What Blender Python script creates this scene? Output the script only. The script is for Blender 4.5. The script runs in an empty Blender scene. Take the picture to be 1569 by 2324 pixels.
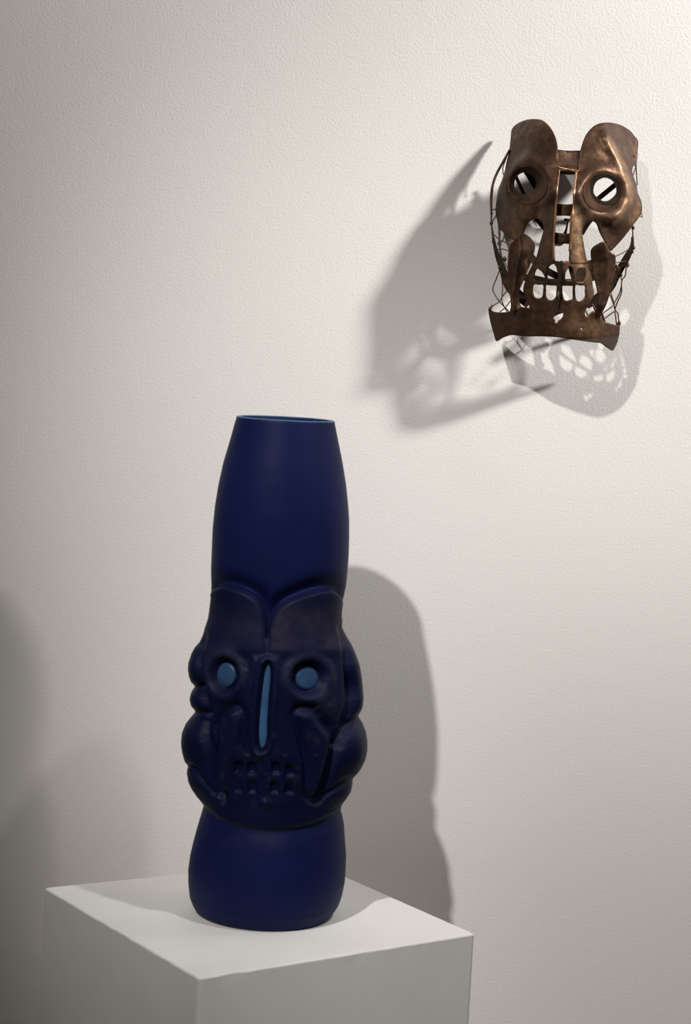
import bpy, math, random
import numpy as np
from mathutils import Matrix, Vector
from mathutils.geometry import delaunay_2d_cdt

random.seed(4)
scene = bpy.context.scene
col = scene.collection

# ------------------------------------------------------------------ camera
W, H = 1569, 2324
F = 4634.9                        # focal length in pixels of the full frame
PITCH, ROLL = 0.08510083, 0.05417138
PED_H = 1.0                       # pedestal height
CAM = np.array([0.0, 0.0, PED_H + 1.81371864 * 0.305])
CP, SP, CR, SR = math.cos(PITCH), math.sin(PITCH), math.cos(ROLL), math.sin(ROLL)
WALL_Y = 2.13

cd = bpy.data.cameras.new('camera')
cam = bpy.data.objects.new('camera', cd)
col.objects.link(cam)
fwd = Vector((0, CP, -SP)); right0 = Vector((1, 0, 0)); up0 = Vector((0, SP, CP))
rt = right0 * CR + up0 * SR
up = up0 * CR - right0 * SR
m = Matrix((rt, up, -fwd)).transposed().to_4x4()
m.translation = Vector(CAM)
cam.matrix_world = m
cd.sensor_fit = 'VERTICAL'
cd.sensor_height = 36.0
cd.sensor_width = 24.3
cd.lens = F / H * 36.0
cd.clip_start = 0.05
cd.dof.use_dof = True
cd.dof.focus_distance = 2.09
cd.dof.aperture_fstop = 6.3
scene.camera = cam

# ------------------------------------------------------------------ light
scene.view_settings.view_transform = 'Standard'
scene.view_settings.look = 'None'
scene.view_settings.gamma = 1.0
scene.view_settings.use_curve_mapping = False
scene.view_settings.exposure = 0.0

world = bpy.data.worlds.new('room_ambient')
scene.world = world
world.use_nodes = True
bg = world.node_tree.nodes['Background']
bg.inputs['Color'].default_value = (1.0, 0.94, 0.86, 1)
bg.inputs['Strength'].default_value = 0.095


def spot(name, loc, aim, power, radius, angle, blend, colr):
    l = bpy.data.lights.new(name, 'SPOT')
    l.energy = power
    l.shadow_soft_size = radius
    l.spot_size = math.radians(angle)
    l.spot_blend = blend
    l.color = colr
    o = bpy.data.objects.new(name, l)
    o.location = loc
    o.rotation_euler = (Vector(aim) - Vector(loc)).to_track_quat('-Z', 'Y').to_euler()
    col.objects.link(o)
    return o


# gallery track spots: a broad one from the right for the mask, a steep one over the pedestal, a narrow one from the left for the vase
LC = (1.0, 0.985, 0.965)
spot('track_spot_mask', (4.77, -0.50, PED_H + 3.84), (1.55, WALL_Y, PED_H + 1.80), 6100, 0.24, 26.6, 1.0, LC)
spot('track_spot_pedestal', (1.26, 0.77, PED_H + 3.06), (-0.05, 1.90, PED_H + 0.06), 140, 0.07, 13.6, 1.0, LC)
spot('track_spot_vase', (-1.42, -1.08, PED_H + 3.45), (0.20, WALL_Y, PED_H + 0.11), 640, 0.055, 15.7, 1.0, LC)


# ------------------------------------------------------------------ projection helpers (used to measure, in metres)
def ray(px, py):
    x = px - W / 2; y = py - H / 2
    x, y = x * CR + y * SR, -x * SR + y * CR
    d = np.array([x, F * CP - y * SP, -F * SP - y * CP])
    return d / d[1]


def at_y(px, py, y):
    return CAM + ray(px, py) * y


def at_z(px, py, z):
    d = ray(px, py)
    return CAM + d * ((z - CAM[2]) / d[2])


def proj(P):
    P = np.asarray(P) - CAM
    fw = P[..., 1] * CP - P[..., 2] * SP
    u = P[..., 1] * SP + P[..., 2] * CP
    x = F * P[..., 0] / fw; y = -F * u / fw
    return W / 2 + x * CR - y * SR, H / 2 + x * SR + y * CR


# ------------------------------------------------------------------ object helpers
def tag(o, label=None, cat=None, kind=None, group=None):
    if label: o['label'] = label
    if cat: o['category'] = cat
    if kind: o['kind'] = kind
    if group: o['group'] = group
    return o


def empty(name, loc):
    o = bpy.data.objects.new(name, None)
    o.location = loc
    o.empty_display_size = 0.05
    col.objects.link(o)
    return o


def mk(name, verts, faces, mat, parent=None, smooth=True, base=None):
    """link one mesh object; verts are world coordinates. base = world origin of the direct parent"""
    off = np.zeros(3)
    if parent is not None:
        off = np.array(base if base is not None else parent.location)
    v = np.asarray(verts, float) - off
    me = bpy.data.meshes.new(name)
    me.from_pydata(v.tolist(), [], [tuple(int(i) for i in f) for f in faces])
    me.update()
    if smooth:
        me.polygons.foreach_set('use_smooth', [True] * len(me.polygons))
    me.materials.append(mat)
    o = bpy.data.objects.new(name, me)
    col.objects.link(o)
    if parent is not None:
        o.parent = parent
    return o


def spline(pts, step=0.5, closed=False):
    """Catmull-Rom through points (any dimension), sampled about every `step`"""
    p = np.asarray(pts, float)
    n = len(p)
    out = []
    segs = n if closed else n - 1
    for i in range(segs):
        if closed:
            a, b, c, d = p[(i - 1) % n], p[i], p[(i + 1) % n], p[(i + 2) % n]
        else:
            a, b, c, d = p[max(i - 1, 0)], p[i], p[i + 1], p[min(i + 2, n - 1)]
        k = max(1, int(np.linalg.norm((c - b)[:2]) / step + .5))
        for j in range(k):
            t = j / k
            out.append(.5 * ((2 * b) + (c - a) * t + (2 * a - 5 * b + 4 * c - d) * t * t + (-a + 3 * b - 3 * c + d) * t ** 3))
    if not closed:
        out.append(p[-1])
    return np.array(out)


def sdist(x, y, poly):
    """signed distance of points to a polygon, positive inside"""
    poly = np.asarray(poly, float)
    d = np.full(x.shape, 1e9); ins = np.zeros(x.shape, bool)
    for a, b in zip(poly, np.roll(poly, -1, 0)):
        e = b - a; L = e @ e + 1e-12
        t = np.clip(((x - a[0]) * e[0] + (y - a[1]) * e[1]) / L, 0, 1)
        d = np.minimum(d, np.hypot(x - a[0] - t * e[0], y - a[1] - t * e[1]))
        c = (a[1] > y) != (b[1] > y)
        with np.errstate(divide='ignore', invalid='ignore'):
            xi = (b[0] - a[0]) * (y - a[1]) / (b[1] - a[1] + 1e-30) + a[0]
        ins ^= c & (x < xi)
    return np.where(ins, d, -d)


def pdist(x, y, line):
    line = np.asarray(line, float)
    d = np.full(x.shape, 1e9)
    for a, b in zip(line[:-1], line[1:]):
        e = b - a; L = e @ e + 1e-12
        t = np.clip(((x - a[0]) * e[0] + (y - a[1]) * e[1]) / L, 0, 1)
        d = np.minimum(d, np.hypot(x - a[0] - t * e[0], y - a[1] - t * e[1]))
    return d


def sst(a, b, x):
    t = np.clip((x - a) / (b - a), 0, 1)
    return t * t * (3 - 2 * t)


# ------------------------------------------------------------------ materials
def mat(name):
    m = bpy.data.materials.new(name)
    m.use_nodes = True
    nt = m.node_tree
    return m, nt, nt.nodes['Principled BSDF']


def node(nt, t, **kw):
    n = nt.nodes.new(t)
    for k, v in kw.items():
        if k.startswith('i_'):
            n.inputs[k[2:].replace('_', ' ')].default_value = v
        else:
            setattr(n, k, v)
    return n


def noise(nt, scale, detail=3, rough=.5, vec=None):
    n = node(nt, 'ShaderNodeTexNoise')
    n.inputs['Scale'].default_value = scale
    n.inputs['Detail'].default_value = detail
    n.inputs['Roughness'].default_value = rough
    if vec is None:
        vec = node(nt, 'ShaderNodeTexCoord').outputs['Object']
    nt.links.new(vec, n.inputs['Vector'])
    return n


def ramp(nt, src, stops):
    r = node(nt, 'ShaderNodeValToRGB')
    els = r.color_ramp.elements
    while len(els) < len(stops):
        els.new(.5)
    for e, (p, c) in zip(els, stops):
        e.position = p
        e.color = (*c, 1)
    nt.links.new(src, r.inputs['Fac'])
    return r


def bump(nt, bsdf, src, strength, dist, prev=None):
    b = node(nt, 'ShaderNodeBump')
    b.inputs['Strength'].default_value = strength
    b.inputs['Distance'].default_value = dist
    nt.links.new(src, b.inputs['Height'])
    if prev is not None:
        nt.links.new(prev.outputs['Normal'], b.inputs['Normal'])
    nt.links.new(b.outputs['Normal'], bsdf.inputs['Normal'])
    return b


def m_wall():
    m, nt, b = mat('painted_plaster')
    n1 = noise(nt, 3.0, 2)
    r = ramp(nt, n1.outputs['Fac'], [(.3, (.735, .70, .668)), (.7, (.755, .72, .69))])
    nt.links.new(r.outputs['Color'], b.inputs['Base Color'])
    b.inputs['Roughness'].default_value = .62
    b.inputs['Specular IOR Level'].default_value = .3
    n2 = noise(nt, 400, 3, .6)
    b1 = bump(nt, b, n2.outputs['Fac'], .26, .0016)
    n3 = noise(nt, 45, 2, .5)
    bump(nt, b, n3.outputs['Fac'], .05, .003, b1)
    return m


def m_plinth():
    m, nt, b = mat('white_plinth_paint')
    n1 = noise(nt, 9, 4)
    r = ramp(nt, n1.outputs['Fac'], [(.3, (.69, .67, .645)), (.7, (.75, .735, .715))])
    nt.links.new(r.outputs['Color'], b.inputs['Base Color'])
    b.inputs['Roughness'].default_value = .5
    b.inputs['Specular IOR Level'].default_value = .35
    n2 = noise(nt, 160, 3)
    bump(nt, b, n2.outputs['Fac'], .12, .001)
    return m


def m_floor():
    m, nt, b = mat('grey_floor')
    n1 = noise(nt, 5, 4)
    r = ramp(nt, n1.outputs['Fac'], [(.3, (.20, .185, .165)), (.7, (.26, .24, .215))])
    nt.links.new(r.outputs['Color'], b.inputs['Base Color'])
    b.inputs['Roughness'].default_value = .55
    return m


def m_glass():
    m, nt, b = mat('cobalt_frosted_glass')
    a = node(nt, 'ShaderNodeAttribute'); a.attribute_name = 'dust_light'
    n1 = noise(nt, 38, 4, .65)
    n2 = noise(nt, 14, 2)
    r0 = ramp(nt, n2.outputs['Fac'], [(.3, (.0040, .0065, .044)), (.7, (.0052, .0098, .056))])
    mx = node(nt, 'ShaderNodeMix', data_type='RGBA')
    f = node(nt, 'ShaderNodeMath', operation='MULTIPLY')
    r1 = ramp(nt, n1.outputs['Fac'], [(.34, (.15, .15, .15)), (.68, (1, 1, 1))])
    nt.links.new(a.outputs['Fac'], f.inputs[0]); nt.links.new(r1.outputs['Color'], f.inputs[1])
    nt.links.new(f.outputs[0], mx.inputs[0])
    nt.links.new(r0.outputs['Color'], mx.inputs[6])
    mx.inputs[7].default_value = (.040, .038, .082, 1)
    ca = node(nt, 'ShaderNodeAttribute'); ca.attribute_name = 'relief_shade'
    dk = node(nt, 'ShaderNodeMix', data_type='RGBA', blend_type='MULTIPLY')  # shading of the face relief painted into the colour as an even darkening
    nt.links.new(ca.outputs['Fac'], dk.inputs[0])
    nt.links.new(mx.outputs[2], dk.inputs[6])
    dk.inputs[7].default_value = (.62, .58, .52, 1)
    nt.links.new(dk.outputs[2], b.inputs['Base Color'])
    b.inputs['Roughness'].default_value = .52
    b.inputs['Specular IOR Level'].default_value = .10
    n3 = noise(nt, 420, 2)
    bump(nt, b, n3.outputs['Fac'], .06, .0006)
    return m


def m_inlay(name, k):
    m, nt, b = mat(name)
    n1 = noise(nt, 60, 3)
    r = ramp(nt, n1.outputs['Fac'], [(.3, (.018 * k, .050 * k, .115 * k)), (.7, (.027 * k, .068 * k, .148 * k))])
    nt.links.new(r.outputs['Color'], b.inputs['Base Color'])
    b.inputs['Roughness'].default_value = .4
    b.inputs['Specular IOR Level'].default_value = .3
    return m


def m_bronze(name, c0, c1, c2, rough=.46, metal=.55):
    m, nt, b = mat(name)
    n1 = noise(nt, 34, 8, .74)
    r = ramp(nt, n1.outputs['Fac'], [(.32, c0), (.52, c1), (.72, c2)])
    at = node(nt, 'ShaderNodeAttribute'); at.attribute_name = 'wear'
    nw = noise(nt, 120, 4, .6)
    rw = ramp(nt, nw.outputs['Fac'], [(.35, (.25, .25, .25)), (.62, (1, 1, 1))])
    mu = node(nt, 'ShaderNodeMath', operation='MULTIPLY')
    nt.links.new(at.outputs['Fac'], mu.inputs[0]); nt.links.new(rw.outputs['Color'], mu.inputs[1])
    mw = node(nt, 'ShaderNodeMix', data_type='RGBA')
    nt.links.new(mu.outputs[0], mw.inputs[0])
    nt.links.new(r.outputs['Color'], mw.inputs[6])
    mw.inputs[7].default_value = (.44, .27, .155, 1)
    nt.links.new(mw.outputs[2], b.inputs['Base Color'])
    b.inputs['Metallic'].default_value = metal
    b.inputs['Specular IOR Level'].default_value = .5 if metal > .3 else .12
    n2 = noise(nt, 55, 4)
    r2 = ramp(nt, n2.outputs['Fac'], [(.3, (rough - .1,) * 3), (.7, (rough + .14,) * 3)])
    nt.links.new(r2.outputs['Color'], b.inputs['Roughness'])
    n3 = noise(nt, 190, 4, .6)
    b1 = bump(nt, b, n3.outputs['Fac'], .25, .0012)
    n4 = noise(nt, 48, 2)
    bump(nt, b, n4.outputs['Fac'], .3, .004, b1)
    return m


WALLM = m_wall(); PLINTH = m_plinth(); FLOORM = m_floor(); GLASS = m_glass(); INLAY = m_inlay('blue_glass_eye', 1.0); NOSE_INLAY = m_inlay('pale_blue_glass_nose', 1.5); RIMM = m_inlay('painted_gleam_rim', 1.6)
BRONZE = m_bronze('patinated_bronze', (.028, .0122, .0070), (.074, .0355, .0182), (.19, .102, .049), .45, .65)
SOCKET = m_bronze('bronze_socket', (.030, .014, .008), (.075, .038, .020), (.16, .088, .045), .72, .15)
DARKB = m_bronze('dark_bronze_back', (.016, .009, .006), (.034, .020, .013), (.06, .035, .022), .78, .1)
WIRE = m_bronze('rusty_wire', (.06, .03, .018), (.12, .06, .035), (.2, .11, .06), .5, .5)
COPPER = m_bronze('polished_copper_edge', (.65, .32, .16), (.85, .45, .24), (.95, .58, .33), .24, 1.0)


# ------------------------------------------------------------------ setting
def box(x0, x1, y0, y1, z0, z1):
    v = [(x, y, z) for z in (z0, z1) for y in (y0, y1) for x in (x0, x1)]
    f = [(0, 2, 3, 1), (4, 5, 7, 6), (0, 1, 5, 4), (1, 3, 7, 5), (3, 2, 6, 7), (2, 0, 4, 6)]
    return v, f


v, f = box(-3.2, 4.4, WALL_Y, WALL_Y + .12, 0, 4.4)
tag(mk('wall_back', v, f, WALLM, smooth=False), 'off-white textured plaster wall behind the vase and mask', 'wall', 'structure')
v, f = box(-3.2, 4.4, -2.6, WALL_Y + .12, -.1, 0)
tag(mk('floor', v, f, FLOORM, smooth=False), 'plain grey gallery floor under the pedestal', 'floor', 'structure')

# ------------------------------------------------------------------ pedestal
corners = [at_z(451, 2220, PED_H), at_z(1079, 2119, PED_H), at_z(703, 1953.5, PED_H), at_z(100, 2014.5, PED_H)]


def pedestal():
    c = np.array(corners)[:, :2]
    cen = c.mean(0)
    # outline with slightly rounded corners; rings from the floor up, rolled over at the top edge
    def ring(inset, z, jit=0):
        out = []
        n = 4
        for i in range(n):
            p, q, r = c[i - 1], c[i], c[(i + 1) % n]
            e1 = (p - q) / np.linalg.norm(p - q); e2 = (r - q) / np.linalg.norm(r - q)
            q2 = q + (e1 + e2) * inset
            rad = .0035
            for t in (0, .5, 1):
                a = q2 + e1 * rad; b = q2 + e2 * rad
                out.append((1 - t) ** 2 * a + 2 * t * (1 - t) * q2 + t * t * b)
            # edge subdivisions with tiny unevenness
            qn = c[(i + 1) % n]
            e3 = (c[(i + 2) % n] - qn) / np.linalg.norm(c[(i + 2) % n] - qn)
            a = q2 + e2 * rad; b = qn + (e3 - e2) * inset - e2 * rad
            k = 36
            for j in range(1, k):
                nrm = np.array([e2[1], -e2[0]])
                out.append(a + (b - a) * j / k + nrm * rng.normal() * jit)
        return [(x, y, z) for x, y in out]
    rng = np.random.default_rng(3)
    rings = [ring(.006, 0), ring(.0, .004), ring(0, .5), ring(0, PED_H - .01), ring(0, PED_H - .0016, .0001), ring(.0006, PED_H - .0005, .00012), ring(.0016, PED_H, .00015), ring(.008, PED_H)]
    n = len(rings[0])
    V = [p for r in rings for p in r]
    Fc = []
    for k in range(len(rings) - 1):
        for i in range(n):
            j = (i + 1) % n
            Fc.append((k * n + i, k * n + j, (k + 1) * n + j, (k + 1) * n + i))
    Fc.append(tuple(range((len(rings) - 1) * n, len(rings) * n)))
    Fc.append(tuple(reversed(range(n))))
    o = mk('display_pedestal', np.array(V) - [cen[0], cen[1], 0], Fc, PLINTH, smooth=False)
    o.location = (cen[0], cen[1], 0)
    tag(o, 'white painted square display pedestal turned corner-on, carrying the blue vase', 'pedestal')


pedestal()

# ------------------------------------------------------------------ vase
VB = at_z(598, 2070, PED_H)
VY = VB[1]
left_px = [(537, 947.5), (533, 960), (522, 1000), (507, 1050), (496, 1100), (488, 1150), (483, 1200), (481, 1250), (479, 1300), (479, 1340),
           (480, 1365), (479, 1385), (477, 1400), (472, 1415), (466, 1430), (460, 1445), (456, 1455), (447, 1465), (438, 1480), (431, 1500), (430, 1515),
           (432, 1530), (437, 1545), (443, 1557), (438, 1565), (435, 1580), (437, 1595), (441, 1605), (444, 1615), (436, 1625), (424, 1640), (416, 1660),
           (414, 1680), (416, 1700), (421, 1720), (427, 1735), (427, 1750), (430, 1765), (437, 1780), (448, 1795), (458, 1805), (466, 1814), (462, 1830),
           (456, 1850), (447, 1880), (439, 1910), (432, 1940), (428, 1970), (428, 2000), (431, 2030), (438, 2048), (447, 2062), (450, 2066)]
right_px = [(760, 960), (768, 1000), (778, 1050), (786, 1100), (791, 1150), (793, 1180), (793, 1220), (792, 1260), (789, 1300), (786, 1330), (782, 1350),
            (777, 1370), (774, 1382), (773, 1395), (775, 1410), (777, 1425), (784, 1440), (796, 1460), (805, 1480), (813, 1500), (818, 1520), (821, 1540),
            (823, 1560), (824, 1580), (822, 1600), (817, 1615), (813, 1626), (822, 1640), (830, 1660), (833, 1680), (833, 1700), (829, 1720), (819, 1740),
            (808, 1755), (802, 1765), (799, 1775), (796, 1790), (787, 1805), (777, 1818), (775, 1830), (773, 1840), (777, 1850), (781, 1870), (783, 1900),
            (786, 1940), (785, 1970), (783, 2000), (777, 2030), (770, 2050), (758, 2068), (750, 2078)]
LP = np.array([at_y(x, y, VY) for x, y in left_px])[::-1]
RP = np.array([at_y(x, y, VY) for x, y in right_px])[::-1]
ZTOP = PED_H + .473
AX0, AX1 = (LP[0, 0] + RP[0, 0]) / 2, (LP[-1, 0] + RP[-1, 0]) / 2


def axis_x(z):
    return AX0 + (AX1 - AX0) * (z - PED_H) / .473


zz = lambda P: P[:, 2]


def hw_l(z): return axis_x(z) - np.interp(z, zz(LP), LP[:, 0])
def hw_r(z): return np.interp(z, zz(RP), RP[:, 0]) - axis_x(z)


# depth radius: smooth profile without the side lobes
_key_px = [(947, None), (1100, None), (1250, None), (1340, None), (1390, 149), (1450, 158), (1530, 168), (1620, 170), (1700, 172), (1790, 166), (1835, 160), (1880, None), (1960, None), (2030, None), (2066, None)]
_kz, _kr = [], []
for y, r in _key_px[::-1]:
    z = at_y(620, y, VY)[2]
    _kz.append(z)
    if r is None:
        _kr.append((hw_l(z) + hw_r(z)) / 2)
    else:
        _kr.append(r / F * VY * 1.004)
_kz = np.array(_kz); _kr = np.array(_kr)
_fz = np.linspace(PED_H, ZTOP, 400)
_fr = np.interp(_fz, _kz, _kr)
ker = np.exp(-np.linspace(-2, 2, 17) ** 2); ker /= ker.sum()
_fr = np.convolve(np.pad(_fr, 8, mode='edge'), ker, 'valid')
Z_N = at_y(630, 1345, VY)[2]       # above this the neck is round
Z_B = at_y(615, 1850, VY)[2]       # below this the base is round


def radius(th, z):
    """base surface radius around the axis; th = 0 right, pi/2 toward the camera, pi left"""
    c = np.cos(th)
    hw = np.where(c > 0, hw_r(z), hw_l(z))
    mean = (hw_l(z) + hw_r(z)) / 2
    rb = np.interp(z, _fz, _fr)
    k = sst(Z_B - .012, Z_B + .018, z) * (1 - sst(Z_N - .02, Z_N + .012, z))
    rb = mean * (1 - k) + rb * k
    p = 2.0 + 3.2 * k
    return rb + (hw - rb) * np.abs(c) ** p


FACE = spline([(470, 1372), (478, 1345), (505, 1330), (545, 1338), (577, 1356), (596, 1386), (604, 1428), (607, 1446), (611, 1428), (622, 1398), (646, 1370), (690, 1350),
               (740, 1338), (765, 1345), (786, 1372), (850, 1440), (870, 1600), (850, 1760), (790, 1815), (765, 1838), (735, 1854), (700, 1868), (655, 1877), (600, 1880),
               (545, 1872), (500, 1855), (470, 1832), (440, 1815), (380, 1760), (370, 1600), (390, 1440)], 6, True)
NOSE = [(578, 1492), (632, 1492), (652, 1560), (668, 1640), (680, 1722), (526, 1722), (545, 1640), (562, 1560)]
NSLOT_C = [(609, 1506), (607, 1530), (602, 1590), (598, 1640), (596, 1692)]
NSLOT = [(609, 1504), (614, 1520), (614, 1545), (610, 1590), (607, 1640), (606, 1672), (601, 1694), (595, 1698), (590, 1688), (589, 1650), (592, 1610), (596, 1570), (600, 1540), (604, 1514)]
EYES = [((514, 1532), (20, 26), (37, 45)), ((697, 1539), (24, 25), (44, 45))]
CHEEK_L = spline([(520, 1618), (541, 1610), (550, 1628), (545, 1670), (535, 1715), (522, 1760), (512, 1792), (503, 1780), (500, 1730), (503, 1670)], 6, True)
CHEEK_R = spline([(672, 1622), (700, 1612), (722, 1640), (742, 1672), (738, 1715), (724, 1770), (710, 1806), (700, 1790), (702, 1740), (690, 1680)], 6, True)
TEETH = [(520, 1724), (682, 1724), (698, 1792), (505, 1792)]
HOLES = [(545, 1741), (574, 1741), (626, 1741), (656, 1746), (545, 1783), (575, 1783), (623, 1784), (656, 1786)]
CREASE_L = spline([(470, 1442), (462, 1480), (464, 1530), (466, 1560), (474, 1592), (478, 1625), (476, 1665), (486, 1720), (502, 1790), (512, 1818)], 6)
CREASE_R = spline([(770, 1425), (780, 1470), (786, 1520), (796, 1560), (790, 1598), (772, 1640), (760, 1690), (742, 1745), (716, 1812)], 6)
CREASE_L2 = [(414, 1620), (445, 1614), (476, 1618)]
CREASE_L3 = [(420, 1562), (446, 1557), (466, 1556)]
CREASE_L4 = spline([(416, 1742), (440, 1738), (462, 1760), (490, 1800)], 6)
CREASE_R2 = spline([(830, 1618), (806, 1634), (780, 1652), (764, 1690)], 6)
CREASE_R4 = spline([(830, 1772), (790, 1768), (752, 1790), (716, 1818)], 6)


def relief(u, v):
    """height (m) above the base surface at photo coordinates, and dust amount"""
    h = np.zeros(u.shape); dust_light = np.zeros(u.shape)
    df = sdist(u, v, FACE)
    top = 1 - sst(1440, 1500, v)
    inside = sst(-7, 8, df)
    h += .0046 * inside
    # undercut of the neck just above the ears
    out = np.clip(-df, 0, 200)
    h -= top * .0062 * np.exp(-((out - 7) / 20.) ** 2) * sst(4, -6, df)
    # the ears round over toward their edge
    h -= top * .0026 * np.exp(-np.clip(df, 0, 99) / 14.) * sst(-6, 4, df)
    h += -.0016 * np.exp(-((u - 607) / 7.) ** 2) * sst(1420, 1440, v) * (1 - sst(1470, 1500, v))
    # brow step
    h += -.0016 * sst(1470, 1496, v) * (1 - sst(1830, 1862, v)) * inside
    # side creases
    for ln, dep, w in ((CREASE_L, .0050, 8), (CREASE_R, .0056, 9), (CREASE_L2, .004, 7), (CREASE_L3, .0045, 7), (CREASE_L4, .0035, 6), (CREASE_R2, .005, 8), (CREASE_R4, .004, 7)):
        h -= dep * np.exp(-(pdist(u, v, ln) / w) ** 2)
    for cx, cy, sx, sy, a in ((450, 1512, 24, 32, .003), (452, 1586, 22, 20, .003), (448, 1682, 34, 42, .004), (462, 1772, 26, 24, .003),
                              (806, 1510, 18, 40, .002), (812, 1590, 16, 26, .003), (794, 1694, 34, 46, .005), (772, 1790, 30, 18, .002)):
        h += a * np.exp(-((u - cx) / sx) ** 2 - ((v - cy) / sy) ** 2)
    h -= .0065 * np.exp(-((u - 792) / 13.) ** 2 - ((v - 1560) / 30.) ** 2)
    # orbit bulges
    for (c, ri, ro) in EYES:
        r = np.hypot((u - c[0]) / ro[0], (v - c[1]) / ro[1])
        h += .0024 * np.exp(-((r - 1.10) / .26) ** 2)
        h -= .0070 * (1 - sst(.58, .98, r))
        dust_light += .75 * np.exp(-((r - 1.1) / .22) ** 2) * (.35 + .65 * (v < c[1] + 6))
    h += .0022 * np.exp(-((u - 735) / 30.) ** 2 - ((v - 1600) / 34.) ** 2)
    # nose plate, slot
    dn = sdist(u, v, NOSE)
    h += .0026 * sst(-12, 8, dn)
    ds = sdist(u, v, NSLOT)
    h += .0020 * np.exp(-((ds + 13) / 6.) ** 2)
    h -= .0060 * sst(-7, -1, ds)
    # cheek leaves
    for ck in (CHEEK_L, CHEEK_R):
        d = sdist(u, v, ck)
        h += .0044 * sst(-6, 18, d)
        h -= .0034 * np.exp(-((d + 9) / 9.) ** 2)
    # teeth
    dt = sdist(u, v, TEETH)
    h += .0014 * sst(-8, 8, dt)
    for hx, hy in HOLES:
        q = (np.abs((u - hx) / 10.5) ** 4 + np.abs((v - hy) / 14.5) ** 4) ** .25
        h -= .0036 * (1 - sst(.45, 1.25, q))
    h += -.0010 * np.exp(-((u - 600) / 6.) ** 2) * sst(-6, 6, dt)
    # chin
    h += .0030 * np.exp(-((u - 602) / 9.) ** 2 - ((v - 1822) / 11.) ** 2)
    h += .0014 * np.exp(-((u - 636) / 26.) ** 2 - ((v - 1822) / 16.) ** 2)
    h += .0018 * np.exp(-(np.hypot(u - 588, v - 1712) / 9.) ** 2)
    # uneven chased surface inside the face
    g = inside * sst(1480, 1500, v) * (1 - sst(1840, 1862, v))
    h += g * .00012 * (np.sin(u * .41 + 1.7 * np.sin(v * .13)) * np.sin(v * .37 + 1.3 * np.sin(u * .17)))
    rs = np.random.default_rng(8)
    for _ in range(70):
        cx, cy = rs.uniform(500, 740), rs.uniform(1500, 1830)
        a, w = rs.uniform(.0003, .0010), rs.uniform(3, 7)
        b = np.exp(-((u - cx) / w) ** 2 - ((v - cy) / (w * rs.uniform(.8, 1.8))) ** 2)
        h += a * b * g
        dust_light += .5 * b * g * (rs.random() < .5)
    # frosted bloom on the ears and cheek bones
    ear = inside * sst(1345, 1400, v) * (1 - sst(1462, 1492, v))
    dust_light += ear * np.where(u > 607, 1.0, .45)
    dust_light += .7 * np.exp(-((u - 730) / 34.) ** 2 - ((v - 1596) / 26.) ** 2)
    dust_light += .6 * np.exp(-((u - 805) / 26.) ** 2 - ((v - 1655) / 26.) ** 2)
    dust_light += .6 * np.exp(-((df) / 4.) ** 2) * (v > 1600)
    dust_light += .5 * np.exp(-((u - 606) / 60.) ** 2 - ((v - 1905) / 22.) ** 2) * (df < 0)  # painted light: pool of the steep lamp on the base below the jaw
    return h, np.clip(dust_light, 0, 1)


def surf(th, z, off=0.0):
    r = radius(th, z) + off
    return np.stack([axis_x(z) + r * np.cos(th), VY - r * np.sin(th), z + 0 * th], -1)


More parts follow.
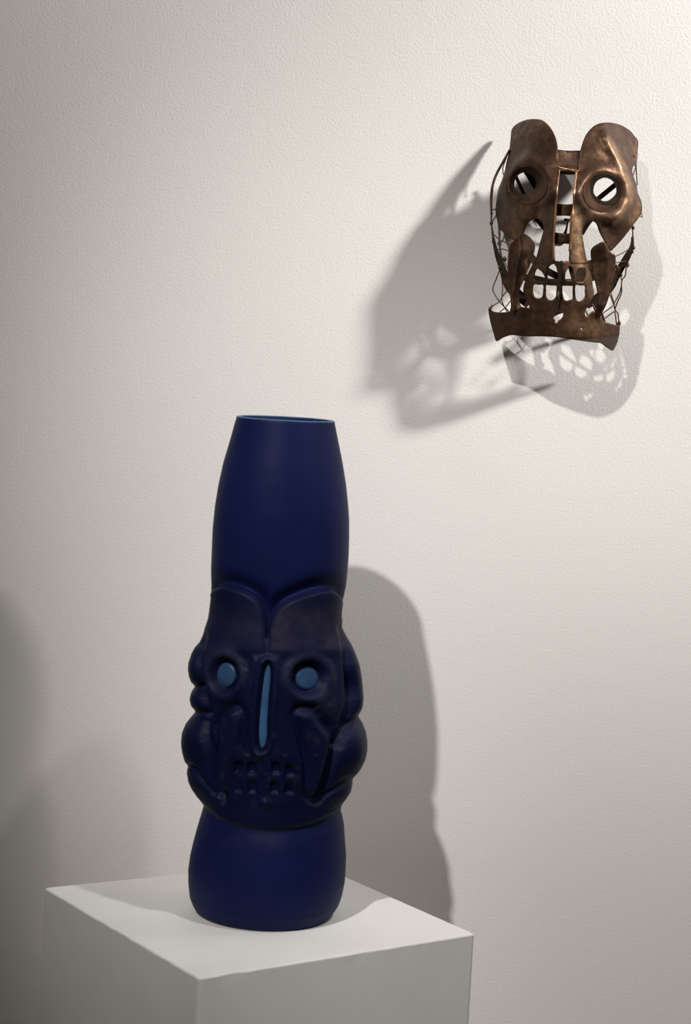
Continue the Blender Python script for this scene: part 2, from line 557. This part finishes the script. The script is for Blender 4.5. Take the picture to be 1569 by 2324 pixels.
def vase():
    root = empty('glass_vase', (AX0, VY, PED_H))
    nf, nb = 380, 90
    th = np.concatenate([np.linspace(-.12, math.pi + .12, nf), np.linspace(math.pi + .12, 2 * math.pi - .12, nb + 2)[1:-1]])
    NT = len(th)
    foot = [(.92, .0), (.965, .0008), (.99, .003)]
    zs = np.concatenate([np.linspace(PED_H + .004, at_y(615, 1900, VY)[2], 70, endpoint=False),
                         np.linspace(at_y(615, 1900, VY)[2], at_y(630, 1310, VY)[2], 330, endpoint=False),
                         np.linspace(at_y(630, 1310, VY)[2], ZTOP, 60)])
    T, Z = np.meshgrid(th, zs)
    P = surf(T, Z)
    u, v = proj(P)
    h, dust_light = relief(u, v)
    # only the camera half carries the relief in front coordinates; the back repeats it mirrored, softened
    face = sst(-.08, .42, np.sin(T))
    h = h * face; dust_light = dust_light * face
    # smooth normal displacement
    P = surf(T, Z, h)
    rows = [P[i] for i in range(len(zs))]
    drow = [dust_light[i] for i in range(len(zs))]
    low = []
    c0 = np.array([AX0, VY, PED_H])
    r0 = P[0] - [axis_x(zs[0]), VY, 0]
    for k, dz in foot:
        q = r0 * [k, k, 0] + [AX0, VY, PED_H + dz]
        low.append(q)
    rows = low + rows; drow = [drow[0]] * 3 + drow
    # rim and inner wall
    for t, dz in ((.0006, .0007), (.0018, .001), (.0032, .0003)):
        q = surf(th, np.full(NT, ZTOP), -t); q[:, 2] += dz
        rows.append(q); drow.append(np.full(NT, .9))
    for z in np.linspace(ZTOP - .004, PED_H + .02, 40):
        q = surf(th, np.full(NT, z))
        ax = axis_x(z)
        rr = np.minimum(np.hypot(q[:, 0] - ax, q[:, 1] - VY), .066) - .0042
        rr = np.minimum(rr, np.interp(z, _fz, _fr) - .010 * sst(ZTOP - .06, ZTOP - .16, np.array(z)) - .004)
        rows.append(np.stack([ax + rr * np.cos(th), VY - rr * np.sin(th), np.full(NT, z)], -1)); drow.append(np.zeros(NT))
    V = np.concatenate(rows)
    D = np.concatenate(drow)
    R = len(rows)
    idx = np.arange(R * NT).reshape(R, NT)
    a = idx[:-1]; b = np.roll(idx, -1, 1)[:-1]; c = np.roll(idx, -1, 1)[1:]; d = idx[1:]
    quads = np.stack([a, d, c, b], -1).reshape(-1, 4)       # outward
    V = np.vstack([V, [[AX0, VY, PED_H]], [[AX0, VY, PED_H + .02]]])
    D = np.concatenate([D, [0, 0]])
    caps = [(len(V) - 2, idx[0, i], idx[0, (i + 1) % NT]) for i in range(NT)] + [(len(V) - 1, idx[-1, (i + 1) % NT], idx[-1, i]) for i in range(NT)]
    allf = [tuple(q) for q in quads.tolist()] + caps
    # vertex normals of the whole piece, kept when the face relief is split off
    N = np.zeros_like(V)
    fn = np.cross(V[quads[:, 2]] - V[quads[:, 0]], V[quads[:, 3]] - V[quads[:, 1]])
    for k in range(4):
        np.add.at(N, quads[:, k], fn)
    N[-2] = (0, 0, -1); N[-1] = (0, 0, 1)
    N /= np.linalg.norm(N, axis=1)[:, None] + 1e-12
    # which quads are the face relief
    cen = V[quads].mean(1)
    cu, cv = proj(cen)
    tr = np.zeros((R - 1, NT)); tr[:] = th
    rowi = np.repeat(np.arange(R - 1), NT)
    isf = (sdist(cu, cv, FACE) > -2) & (np.sin(tr.ravel()) > -.1) & (rowi >= 3) & (rowi < 3 + len(zs) - 1)

    def piece(name, faces):
        used = np.unique(np.concatenate([np.array(f) for f in faces])) if not isinstance(faces, np.ndarray) else np.unique(faces)
        mp = np.full(len(V), -1); mp[used] = np.arange(len(used))
        ff = [tuple(mp[list(f)]) for f in faces]
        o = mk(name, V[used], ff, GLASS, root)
        at = o.data.attributes.new('dust_light', 'FLOAT', 'POINT')
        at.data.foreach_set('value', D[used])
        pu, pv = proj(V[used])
        cs = sst(-12, 4, sdist(pu, pv, FACE)) * (V[used][:, 1] < VY + .02)  # area of the painted relief shade: the whole face
        at2 = o.data.attributes.new('relief_shade', 'FLOAT', 'POINT')
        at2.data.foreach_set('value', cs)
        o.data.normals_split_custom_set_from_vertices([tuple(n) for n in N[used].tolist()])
        return o
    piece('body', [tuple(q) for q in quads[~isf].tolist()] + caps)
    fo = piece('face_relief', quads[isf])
    fo['label'] = 'frosted skull-like face in relief with two ear plates'

    # rim; the gleam of its cut edge is painted as a paler colour
    rv = []
    nr = 8
    for k in range(nr):
        a = 2 * math.pi * k / nr
        q = surf(th, np.full(NT, ZTOP), -.0018 + .0021 * math.cos(a)); q[:, 2] += .0008 + .0009 * math.sin(a)
        rv.append(q)
    rv = np.concatenate(rv)
    rf = [(k * NT + i, k * NT + (i + 1) % NT, ((k + 1) % nr) * NT + (i + 1) % NT, ((k + 1) % nr) * NT + i) for k in range(nr) for i in range(NT)]
    mk('rim', rv, rf, RIMM, root)['label'] = 'thin glass rim with its gleam painted pale'

    # pale inlays set into the eye sockets and the nose slot
    def on_vase(px, py, off):
        d = ray(px, py)
        lo, hi = VY - .13, VY
        for _ in range(40):
            y = (lo + hi) / 2
            p = CAM + d * y
            ax = axis_x(p[2])
            dx, dy = p[0] - ax, VY - p[1]
            t = math.atan2(dy, dx)
            r = math.hypot(dx, dy)
            if r > radius(np.array(t), np.array(p[2])) + off: lo = y
            else: hi = y
        return CAM + d * hi

    def inlay(name, poly, off, dome, label):
        poly = np.asarray(poly)
        c = poly.mean(0)
        rings = []
        vs = []
        for k in (1.12, 1.0, .75, .5, .25):
            for p in poly:
                q = c + (p - c) * k if name == 'eye_inlay' else np.array([np.interp(p[1], [a[1] for a in NSLOT_C], [a[0] for a in NSLOT_C]), p[1]]) * (1 - k) + p * k
                o = off + dome * (1 - min(k, 1) ** 2) - (.002 if k > 1 else 0)
                vs.append(on_vase(q[0], q[1], o))
        n = len(poly)
        fs = []
        for r in range(4):
            for i in range(n):
                j = (i + 1) % n
                fs.append((r * n + i, r * n + j, (r + 1) * n + j, (r + 1) * n + i))
        fs.append(tuple(range(4 * n, 5 * n)))
        o = mk(name, vs, fs, INLAY if name == 'eye_inlay' else NOSE_INLAY, fo, base=root.location)
        o['label'] = label
    for (c, ri, ro), lb in zip(EYES, ('pale blue oval eye inlay', 'pale blue round eye inlay')):
        inlay('eye_inlay', [(c[0] + ri[0] * math.cos(t), c[1] + ri[1] * math.sin(t)) for t in np.linspace(0, 2 * math.pi, 36, endpoint=False)], -.0018, .0003, lb)
    inlay('nose_inlay', spline(NSLOT, 5, True), .0012, .0004, 'narrow pale blue nose inlay')
    tag(root, 'tall cobalt blue frosted glass vase with a skull-like face, standing on the white pedestal', 'vase')


vase()

# ------------------------------------------------------------------ mask on the wall
MB = np.array(at_y(1268, 770, WALL_Y))


def depth(x, y):
    """how far the mask's sheet stands off the wall (m), at photo coordinates"""
    x = np.asarray(x, float); y = np.asarray(y, float)
    xc = 1292 - .056 * (y - 345)
    s = (x - xc) / 150.
    pr = np.interp(y, [265, 285, 310, 340, 375, 420, 500, 600, 700, 800], [.084, .099, .110, .119, .126, .128, .130, .128, .125, .122])
    d = pr - np.where(s < 0, np.interp(y, [340, 430, 540, 660], [.089, .072, .066, .045]), .045) * s ** 2 + .018 * s
    d = d - .03 * np.clip(s, 0, 1.2) ** 2 * sst(690, 730, y)
    # nose ridge
    d = d + .030 * np.clip(1 - np.abs(s) / .42, 0, 1) * sst(380, 440, y) * (1 - sst(610, 680, y))
    # orbits bulge round the eyes
    for (ex, ey) in ((1199, 420), (1368, 437)):
        r = np.hypot(x - ex, y - ey)
        d = d + .009 * np.exp(-((r - 50) / 17.) ** 2)
    # brow ridges hammered up round the outside of the eyes
    d = d + .0075 * np.exp(-(pdist(x, y, [(1376, 312), (1394, 342), (1413, 380), (1428, 418), (1430, 452), (1412, 482), (1390, 500)]) / 12.) ** 2)
    d = d + .0055 * np.exp(-(pdist(x, y, [(1200, 352), (1172, 372), (1150, 405), (1143, 445), (1158, 482), (1190, 496)]) / 13.) ** 2)
    # cheek bone under the eye
    for (ex, ey) in ((1165, 500), (1415, 500)):
        d = d + .006 * np.exp(-((x - ex) / 28.) ** 2 - ((y - ey) / 26.) ** 2)
    # plate turns back outside the brow ridge
    xr = np.interp(y, [280, 335, 385, 430, 470], [1372, 1386, 1416, 1432, 1436])
    d = d - .0007 * np.clip(x - xr, 0, 60) * (1 - sst(430, 470, y))
    return np.maximum(d, .004)


def mp(x, y, d):
    return at_y(x, y, WALL_Y - d * .70)


def sheet(name, outline, holes, material, parent, dfun=depth, step=3.2, thick=.0016, smooth_out=True, base=None, wob=0.0):
    rs = np.random.default_rng(len(name) + len(outline))
    polys = [spline(outline, step, True) if smooth_out else outline]
    for h in holes:
        polys.append(spline(h, step, True))
    if wob:
        polys = [p + rs.normal(0, wob, p.shape) for p in polys]
    pts = []; edges = []
    for p in polys:
        n0 = len(pts)
        pts += [tuple(q) for q in p]
        edges += [(n0 + i, n0 + (i + 1) % len(p)) for i in range(len(p))]
    o = polys[0]
    x0, y0 = o.min(0); x1, y1 = o.max(0)
    gx, gy = np.meshgrid(np.arange(x0, x1, step * 1.1), np.arange(y0, y1, step * 1.1))
    gx = gx.ravel() + rs.normal(0, .25, gx.size); gy = gy.ravel() + rs.normal(0, .25, gy.size)
    keep = sdist(gx, gy, o) > step * .55
    for h in polys[1:]:
        keep &= sdist(gx, gy, h) < -step * .55
    pts += list(zip(gx[keep], gy[keep]))
    vs, es, fs, *_ = delaunay_2d_cdt([Vector(p) for p in pts], edges, [], 0, 1e-4)
    A = np.array([(q.x, q.y) for q in vs])
    Fc = np.array([f for f in fs if len(f) == 3])
    c = A[Fc].mean(1)
    ok = sdist(c[:, 0], c[:, 1], o) > 0
    for h in polys[1:]:
        ok &= sdist(c[:, 0], c[:, 1], h) < 0
    Fc = Fc[ok]
    # orient toward the camera
    e1 = A[Fc[:, 1]] - A[Fc[:, 0]]; e2 = A[Fc[:, 2]] - A[Fc[:, 0]]
    sg = e1[:, 0] * e2[:, 1] - e1[:, 1] * e2[:, 0]
    Fc[sg > 0] = Fc[sg > 0][:, ::-1]
    used = np.unique(Fc); mpi = np.full(len(A), -1); mpi[used] = np.arange(len(used))
    A = A[used]; Fc = mpi[Fc]
    dd = dfun(A[:, 0], A[:, 1])
    V = np.array([mp(x, y, d) for (x, y), d in zip(A, dd)])
    ob = mk(name, V, Fc, material, parent, base=base)
    if name != 'cross_bar':
        ax, ay = A[:, 0], A[:, 1]
        wr = .9 * np.exp(-(pdist(ax, ay, [(1309, 480), (1311, 540), (1316, 600), (1322, 625)]) / 11.) ** 2)
        wr += .75 * np.exp(-(pdist(ax, ay, [(1378, 318), (1394, 342), (1413, 380), (1428, 418), (1430, 452), (1405, 486)]) / 8.) ** 2)
        wr += .5 * np.exp(-((ax - 1370) / 40.) ** 2 - ((ay - 490) / 12.) ** 2)
        wr += .35 * np.exp(-((ax - 1200) / 26.) ** 2 - ((ay - 482) / 12.) ** 2)
        wr += .35 * np.exp(-(pdist(ax, ay, [(1195, 545), (1195, 600)]) / 10.) ** 2)
        wr += .3 * np.exp(-(pdist(ax, ay, [(1340, 620), (1345, 670)]) / 10.) ** 2)
        wa = ob.data.attributes.new('wear', 'FLOAT', 'POINT')
        wa.data.foreach_set('value', np.clip(wr, 0, 1))
    sm = ob.modifiers.new('thickness', 'SOLIDIFY')
    sm.thickness = thick
    sm.offset = -1
    sm.use_even_offset = False
    return ob


def sweep(name, pts, material, parent, r=.0008, sides=6, rect=None, base=None, sm=6):
    """tube (r) or flat strip (rect = (width px -> m, thickness m)) along (px, py, depth) points"""
    p = np.asarray(pts, float)
    if len(p) > 2:
        p = spline(p, sm)
    Q = np.array([mp(*q[:3]) for q in p])
    rad = np.full(len(Q), r) if p.shape[1] < 4 else p[:, 3]
    V = []; Fc = []
    prev = None
    for i, q in enumerate(Q):
        t = Q[min(i + 1, len(Q) - 1)] - Q[max(i - 1, 0)]
        t = t / (np.linalg.norm(t) + 1e-12)
        view = np.array([0, -1., 0])
        sd = np.cross(t, view); sd /= np.linalg.norm(sd) + 1e-9
        nn = np.cross(sd, t)
        if rect:
            w, th = rect
            w = w if p.shape[1] < 4 else rad[i]
            prof = [(-w, -th), (w, -th), (w, th), (-w, th)]
        else:
            prof = [(rad[i] * math.cos(a), rad[i] * math.sin(a)) for a in np.linspace(0, 2 * math.pi, sides, endpoint=False)]
        for (a, b) in prof:
            V.append(q + sd * a + nn * b)
    k = len(prof)
    for i in range(len(Q) - 1):
        for j in range(k):
            j2 = (j + 1) % k
            Fc.append((i * k + j, i * k + j2, (i + 1) * k + j2, (i + 1) * k + j))
    Fc.append(tuple(reversed(range(k)))); Fc.append(tuple(range((len(Q) - 1) * k, len(Q) * k)))
    return mk(name, V, Fc, material, parent, smooth=not rect, base=base)


def blob(name, x, y, d, r, material, parent, base=None):
    c = mp(x, y, d)
    rs = np.random.default_rng(int(x * 7 + y))
    V = []; Fc = []
    n, mrow = 7, 4
    for i in range(mrow + 1):
        ph = math.pi * i / mrow
        for j in range(n):
            a = 2 * math.pi * j / n
            k = r * rs.uniform(.75, 1.2)
            V.append(c + np.array([math.sin(ph) * math.cos(a), math.sin(ph) * math.sin(a), math.cos(ph) * 1.15]) * k)
    for i in range(mrow):
        for j in range(n):
            Fc.append((i * n + j, i * n + (j + 1) % n, (i + 1) * n + (j + 1) % n, (i + 1) * n + j))
    return mk(name, V, Fc, material, parent, base=base)


def mask():
    root = empty('metal_mask', MB)

    def eye_ring(cx, cy, r, n=26):
        return [(cx + r * math.cos(a), cy + r * math.sin(a)) for a in np.linspace(0, 2 * math.pi, n, endpoint=False)]

    # ---- the two face plates, each with ear, orbit and one side of the nose
    LPL = [(1162, 294), (1171, 283), (1187, 274.5), (1203, 270.6), (1219, 270.3), (1232.6, 273.5), (1246, 285), (1256.6, 301), (1263, 320), (1266, 341), (1267, 360), (1270.6, 382.5),
           (1268.7, 400), (1266, 421), (1264.7, 442.7), (1262.6, 464), (1261, 491), (1258.8, 517.6), (1257.5, 547), (1257, 580), (1257, 597), (1240, 599), (1222, 599), (1213, 596),
           (1217, 586), (1221, 572), (1226, 551), (1230, 538), (1233.5, 524), (1233, 512), (1228, 502), (1219, 496), (1208, 499), (1198, 508), (1192, 518), (1187, 530), (1180, 541),
           (1166, 545), (1158, 540), (1145, 530), (1135, 518), (1128, 497), (1125, 478), (1128, 448), (1132, 428), (1141, 405), (1146, 387), (1150, 368), (1154, 352), (1157.6, 330), (1159.5, 312)]
    left = sheet('face_plate', LPL, [eye_ring(1199, 420, 43)], BRONZE, root)
    RPL = [(1317, 344), (1321, 330), (1327.6, 311.6), (1337, 297), (1350, 285), (1364, 279.5), (1382.5, 278), (1401, 281), (1417, 287.5), (1431, 297), (1440, 307.5), (1448.6, 319.6),
           (1448.4, 336), (1447, 362), (1445, 372), (1437, 379), (1436, 392), (1441, 408), (1446, 421), (1448, 437), (1456, 456), (1458, 469.5), (1457, 483), (1451, 493.6), (1441, 507), (1425, 528),
           (1412, 544), (1398, 559), (1386, 570), (1380, 560), (1371, 543), (1362, 526), (1357, 513), (1350, 504), (1341, 501), (1331, 507), (1324, 517), (1322, 528), (1323.5, 540), (1327, 563),
           (1331, 584), (1334, 598), (1315, 599), (1297, 598), (1294, 592), (1295, 570), (1295.5, 547), (1297, 517.6), (1299.5, 491), (1301.6, 464), (1303.5, 437), (1306, 410.6), (1309, 389), (1313, 365)]
    right = sheet('face_plate', RPL, [eye_ring(1368, 437, 43)], BRONZE, root)

    # ---- forehead bridge
    sheet('forehead_bridge', [(1258, 341), (1290, 342), (1326, 344), (1326, 366), (1320, 390), (1290, 385), (1262, 380), (1257, 360)], [], BRONZE, root,
          dfun=lambda x, y: depth(x, y) - .0028)

    # ---- eye sockets: funnels running back from the plates
    for pl, (ox, oy, ro, ix, iy, ri, dd) in zip((left, right), ((1199, 420, 44.5, 1192.5, 416, 26, .040), (1368, 437, 44.5, 1373.5, 430, 27.5, .040))):
        V = []; Fc = []
        n = 40
        ks = [0, .06, .25, .5, .75, .93, 1.0]
        dc = float(depth(ox, oy))
        for k in ks:
            e = k ** .8
            for a in np.linspace(0, 2 * math.pi, n, endpoint=False):
                x = (ox + ro * math.cos(a)) * (1 - e) + (ix + ri * (1 + .02 * math.sin(5 * a)) * math.cos(a)) * e
                y = (oy + ro * math.sin(a)) * (1 - e) + (iy + ri * (1 + .025 * math.cos(4 * a)) * math.sin(a)) * e
                rim = float(depth(ox + ro * math.cos(a), oy + ro * math.sin(a)))
                d = (rim + .0012 * math.sin(math.pi * min(1, k * 4))) * (1 - k) + (dc - dd) * k
                V.append(mp(x, y, d))
        for i in range(len(ks) - 1):
            for j in range(n):
                Fc.append((i * n + j, (i + 1) * n + j, (i + 1) * n + (j + 1) % n, i * n + (j + 1) % n))
        o = mk('eye_socket', V, Fc, SOCKET, pl, base=MB)
        sm = o.modifiers.new('thickness', 'SOLIDIFY'); sm.thickness = .0014; sm.offset = 0

    # ---- bright copper edges of the nose slot
    sl = [(1270.6, 383), (1268.7, 400), (1266, 421), (1264.7, 442.7), (1262.6, 464), (1261, 491), (1258.8, 517.6), (1257.5, 547), (1257, 590)]
    sr_ = [(1309, 389), (1306, 410.6), (1303.5, 437), (1301.6, 464), (1299.5, 491), (1297, 517.6), (1295.5, 547), (1294.5, 570)]
    for q, r, pl in ((sl, .00075, left), (sr_, .0014, right)):
        rs = np.random.default_rng(2)
        o = sweep('slot_edge', [(x, y, float(depth(x, y)) + .0004, r * (1 + .25 * rs.normal())) for x, y in q], COPPER, pl, base=MB)
        o['label'] = 'polished copper edge'
    o = sweep('slot_wire', [(1262, 378, float(depth(1262, 378)) + .002), (1275, 381, float(depth(1275, 381)) + .003), (1300, 386, float(depth(1300, 386)) + .003), (1314, 388.5, float(depth(1314, 388)) + .002)], COPPER, root, r=.0007)
    o['label'] = 'copper wire across the top of the nose slot'

    # ---- cross bars inside the nose slot
    for y0, y1, dd in ((463, 489, .030), (529, 553, .024), (385, 394, .02)):
        sheet('cross_bar', [(1250, y0), (1283, y0 + 1), (1312, y0 + 2), (1312, y1), (1283, y1), (1250, y1 - 2)], [], BRONZE, root,
              dfun=lambda x, y, dd=dd, y0=y0, y1=y1: depth(x * 0 + 1283, y) - dd - .006 * ((x - 1283) / 30.) ** 2, thick=.0014)

    # ---- tooth plate with its holes, running down into the jaw
    TP = [(1213, 592), (1224, 596), (1240, 598), (1257, 592), (1276, 594), (1294, 592), (1312, 596), (1334, 598), (1338.5, 612), (1342.6, 627), (1346, 647), (1349, 662), (1346, 676), (1338, 690), (1331, 702),
          (1328, 712), (1331, 718), (1337, 716), (1348, 707), (1354, 712), (1363, 719), (1366, 728), (1385, 734), (1403, 737.5), (1408, 732), (1407.5, 745), (1406, 760), (1402.5, 775), (1396, 790), (1390, 796),
          (1376, 788), (1363, 779), (1348, 777.5), (1309, 772), (1271, 766), (1233, 763.5), (1195, 763.5), (1169, 761), (1156.5, 761), (1141, 766), (1131, 772), (1126, 774), (1122, 762), (1117, 744), (1112, 724),
          (1110, 705), (1122, 708), (1140, 709), (1158, 707), (1172, 703), (1182, 698), (1190, 697), (1202, 699), (1200, 690), (1195, 674), (1189, 664), (1188, 655), (1191, 642), (1197, 625), (1206, 606)]
    holes = [[(1221, 607), (1215, 614), (1213, 624), (1214, 637), (1237, 639), (1236, 627), (1229, 615)],
             [(1244, 606), (1251, 600), (1258, 599.5), (1263, 607), (1265, 617), (1265, 634), (1243, 633), (1242, 617)],
             [(1294, 604), (1287, 614), (1284, 622), (1285, 635), (1300, 635), (1302, 618), (1300, 609)],
             [(1311, 613), (1318, 608), (1327, 610), (1331, 619), (1329, 632), (1324, 640), (1310, 640), (1306.5, 630)],
             [(1211, 646), (1222, 646.5), (1233, 647), (1233, 660), (1232, 670), (1228, 676), (1220, 677), (1212.5, 673), (1209, 661)],
             [(1239, 648), (1252, 648), (1263, 648), (1263, 662), (1262, 673), (1256, 680), (1247, 681), (1239.5, 674), (1238.5, 661)],
             [(1278, 649), (1290, 648), (1300.5, 647), (1300.5, 665), (1300, 678), (1292, 681), (1284, 682), (1278.5, 673), (1277, 661)],
             [(1307, 648), (1318, 648.5), (1329, 649), (1329, 662), (1328.5, 673), (1319.6, 683), (1312, 683), (1307, 673)],
             [(1256, 721), (1263.5, 715.5), (1271, 713), (1278, 710.5), (1277.6, 718), (1272, 725), (1267, 728), (1266, 732), (1260, 732), (1260, 725)],
             [(1267, 662), (1269.5, 661), (1269, 674), (1267.5, 683), (1265.5, 682)],
             [(1319, 744), (1323, 744.5), (1323, 747.5), (1319, 747)]]

    def jaw_depth(x, y):
        d = depth(x, y) - .0005
        # the lower lip folds back toward its right end
        ln = np.interp(x, [1280, 1340, 1408], [768, 768, 760])
        d = d - .0011 * np.clip(y - ln, 0, 40) * sst(1270, 1330, x)
        lnl = np.interp(x, [1100, 1160, 1240], [748, 757, 764])
        return np.maximum(d, .01)
    sheet('tooth_and_jaw_plate', TP, holes, BRONZE, root, dfun=jaw_depth, step=2.6)
    # seam wire down the middle of the teeth
    sweep('seam_wire', [(1275, 592, .137), (1274, 620, .134), (1271, 660, .131), (1266, 690, .129), (1262, 712, .127)], DARKB, root, r=.0011)

    # ---- cheek leaves, folded along a ridge
    def leaf(outline, ridge, up, fold):
        ridge = np.array(ridge, float)

        def dfun(x, y):
            rx = np.interp(y, ridge[:, 1], ridge[:, 0])
            return depth(x * 0 + rx, y) + .005 + up - .00042 * np.abs(x - rx) * fold
        return sheet('cheek_leaf', outline, [], BRONZE, root, dfun=dfun, step=3)
    leaf([(1182, 531.5), (1192, 530.5), (1205, 540), (1213, 551), (1215, 563), (1210, 584), (1205, 599), (1195, 622), (1187, 642), (1180, 658), (1178, 673), (1181, 690), (1188, 701), (1176, 706),
          (1162, 705), (1159, 678), (1155, 655), (1152.6, 630), (1152.6, 596), (1154, 576), (1157, 558), (1168, 544)], [(1180, 531), (1182, 571), (1174, 609), (1164, 673), (1166, 708)], .004, 1.2)
    leaf([(1368, 549), (1358, 553), (1346, 561), (1341, 571), (1342.6, 596.5), (1345, 622), (1350, 637), (1355, 658), (1358, 678), (1356.6, 693), (1353, 709), (1360, 721), (1365.5, 714), (1376, 693),
          (1383, 673), (1390, 647.5), (1396, 622), (1398, 596.5), (1396.5, 579), (1386, 571), (1377, 554)], [(1372, 549), (1379, 596), (1376, 636), (1366, 690), (1361, 722)], .000, .5)

    # ---- frame strips behind the face, reaching back to the wall
    strips = [([(1163, 382, .030), (1181, 422, .028), (1202, 468, .030)], .0016),
              ([(1190, 379, .040), (1207, 407, .035), (1228, 442, .030)], .0032),
              ([(1428, 394, .075), (1378, 435, .040), (1318, 484, .012)], .0025),
              ([(1345, 489, .05), (1330, 508, .05), (1318, 528, .06)], .0040),
              ([(1214, 489, .06), (1228, 506, .06), (1240, 520, .07)], .0030),
              ([(1186, 629, .085), (1215, 633, .092), (1250, 640, .095), (1304, 641, .098)], .0034),
              ([(1206, 583, .09), (1230, 607, .09), (1274, 632, .09)], .0034),
              ([(1296, 626, .09), (1318, 620, .085), (1352, 612, .08)], .0105)]
    for q, w in strips:
        sweep('frame_strip', q, DARKB, root, rect=(w, .0008))
    # side bars with their bound wire knots
    lb = [(1120, 540, .033, .0012), (1128, 576, .044, .0022), (1139, 604, .052, .0034), (1154, 647, .062, .0044), (1175, 668, .066, .0052), (1202, 690, .07, .005)]
    rb = [(1436, 545, .075, .0012), (1434, 562, .075, .0022), (1423, 584.5, .074, .0034), (1410, 607, .072, .0036), (1397, 630, .07, .0038), (1383, 655, .07, .0042), (1352, 680, .072, .0044), (1332, 694, .074, .0034)]
    for q in (lb, rb):
        sweep('side_bar', q, DARKB, root, rect=(.003, .0011))
    # loop behind the chin that holds the mask on the wall
    sweep('wall_hanger', [(1170, 690, .066), (1164, 712, .035), (1160, 726, .012), (1165, 742, .003)], DARKB, root, rect=(.0034, .001))
    sweep('wall_hanger', [(1352, 690, .07), (1362, 716, .035), (1368, 736, .012), (1364, 752, .003)], DARKB, root, rect=(.0034, .001))
    # hook seen through the nose slot
    sweep('hook', [(1281, 499, .03), (1296, 500, .03)], DARKB, root, r=.0017)
    sweep('hook', [(1290, 500, .03, .001), (1286, 520, .02, .0011), (1282, 534, .01, .0022), (1281, 548, .001, .003)], DARKB, root, r=.0012)

    # ---- wires
    def wz5(pts, d): return [(1100 + x / 7.845, 600 + y / 7.845, d) for x, y in pts]
    def wz6(pts, d): return [(1250 + x / 7.845, 600 + y / 7.845, d) for x, y in pts]
    wires = [([(1157, 340, .032, .0010), (1144, 365, .032, .0014), (1128, 394.5, .032, .0014), (1119, 421, .032, .0015), (1115.5, 453, .032, .0015), (1116, 485.5, .032, .001), (1116, 507, .032, .0009), (1119, 531, .032, .0012), (1120.5, 548, .032, .0013)], .0012),
             ([(1155, 345, .030), (1146, 368, .030), (1142, 382, .030), (1143, 397, .030)], .0006),
             ([(1116, 477, .032), (1121, 475.5, .030), (1125, 475, .032)], .0006),
             ([(1116, 505, .032), (1123, 495, .034), (1127, 487, .032)], .0006),
             ([(1119, 530, .032), (1133, 543, .07), (1145, 549, .08), (1157, 556, .09)], .0006),
             ([(1129, 567, .044), (1140, 565, .07), (1154, 569, .09)], .0006),
             (wz5([(270, 100), (210, 260), (150, 430), (190, 540), (260, 650), (350, 750), (440, 840)], .06), .0006),
             (wz5([(292, 110), (315, 280), (325, 430), (310, 630), (345, 740), (410, 850)], .063), .0006),
             (wz5([(430, 430), (330, 560), (260, 670), (160, 730), (80, 815)], .058), .0006),
             (wz5([(465, 650), (370, 770), (270, 850)], .066), .0006),
             (wz5([(150, 730), (110, 775), (80, 830)], .056), .0012),
             (wz6([(1350, 20), (1335, 190), (1270, 300), (1265, 500), (1190, 680), (1150, 810), (1160, 920), (1180, 1085)], .076), .0007),
             (wz6([(1250, 210), (1270, 330), (1230, 510), (1140, 680)], .074), .0006),
             (wz6([(1050, 520), (1120, 690), (1150, 800), (1205, 880), (1210, 965), (1230, 1020)], .075), .0007),
             (wz6([(1075, 500), (1110, 620), (1145, 720)], .078), .0006),
             (wz6([(870, 940), (950, 860), (1030, 800), (1110, 735)], .085), .0006),
             (wz6([(860, 950), (960, 962), (1060, 890), (1145, 835)], .087), .0006),
             (wz6([(870, 950), (915, 990), (965, 1030)], .09), .0006),
             ([(1434.5, 512, .08, .0006), (1437, 530, .078, .0007), (1436.5, 550, .075, .001)], .0007),
             ([(1396, 582, .10), (1412, 575, .085), (1429, 564, .075)], .0006),
             ([(1396, 596, .10), (1410, 595, .085), (1424, 592, .073)], .0006),
             ([(1439, 352, .068), (1443, 365, .064), (1445, 384, .06)], .0006),
             ([(1436, 402, .07), (1441, 388, .064), (1445, 376, .06)], .0007),
             ([(1441, 365, .066), (1445, 390, .062), (1447, 420, .062)], .0006),
             ([(1452, 489, .09), (1459, 493, .09), (1456, 484, .09)], .0005),
             ([(1206, 596, .125), (1210, 596.5, .125), (1214, 597, .124)], .0006),
             (wz6([(740, 700), (775, 760), (810, 815)], .09), .0008),
             (wz6([(630, 830), (655, 880), (670, 915)], .09), .0008)]
    for q, r in wires:
        sweep('binding_wire', q, WIRE, root, r=r, sides=5, sm=4)
    knots = [(1116, 483, .032, .0014), (1116, 506, .032, .0018), (1118.5, 528, .032, .0015), (1120, 549, .034, .0016), (1128, 580, .044, .0017), (1146, 588, .06, .0022), (1142, 588, .06, .0014),
             (1134, 607, .06, .0015), (1113, 701, .056, .0018), (1437.5, 517, .079, .0018), (1436.5, 541, .076, .0018), (1439, 562, .075, .0018), (1436, 571, .075, .0015), (1424, 601, .073, .0022),
             (1400, 605, .09, .002), (1404, 609, .08, .0012), (1410, 624, .072, .002), (1423, 604, .072, .0014), (1363, 721, .088, .002), (1406, 733, .078, .002), (1381, 549, .095, .0015), (1375, 545, .1, .0018)]
    for x, y, d, r in knots:
        blob('wire_knot', x, y, d, r, WIRE, root)
    tag(root, 'bronze cut-metal skull-like mask with eye sockets, teeth and wire binding, hung on the wall', 'mask')


mask()
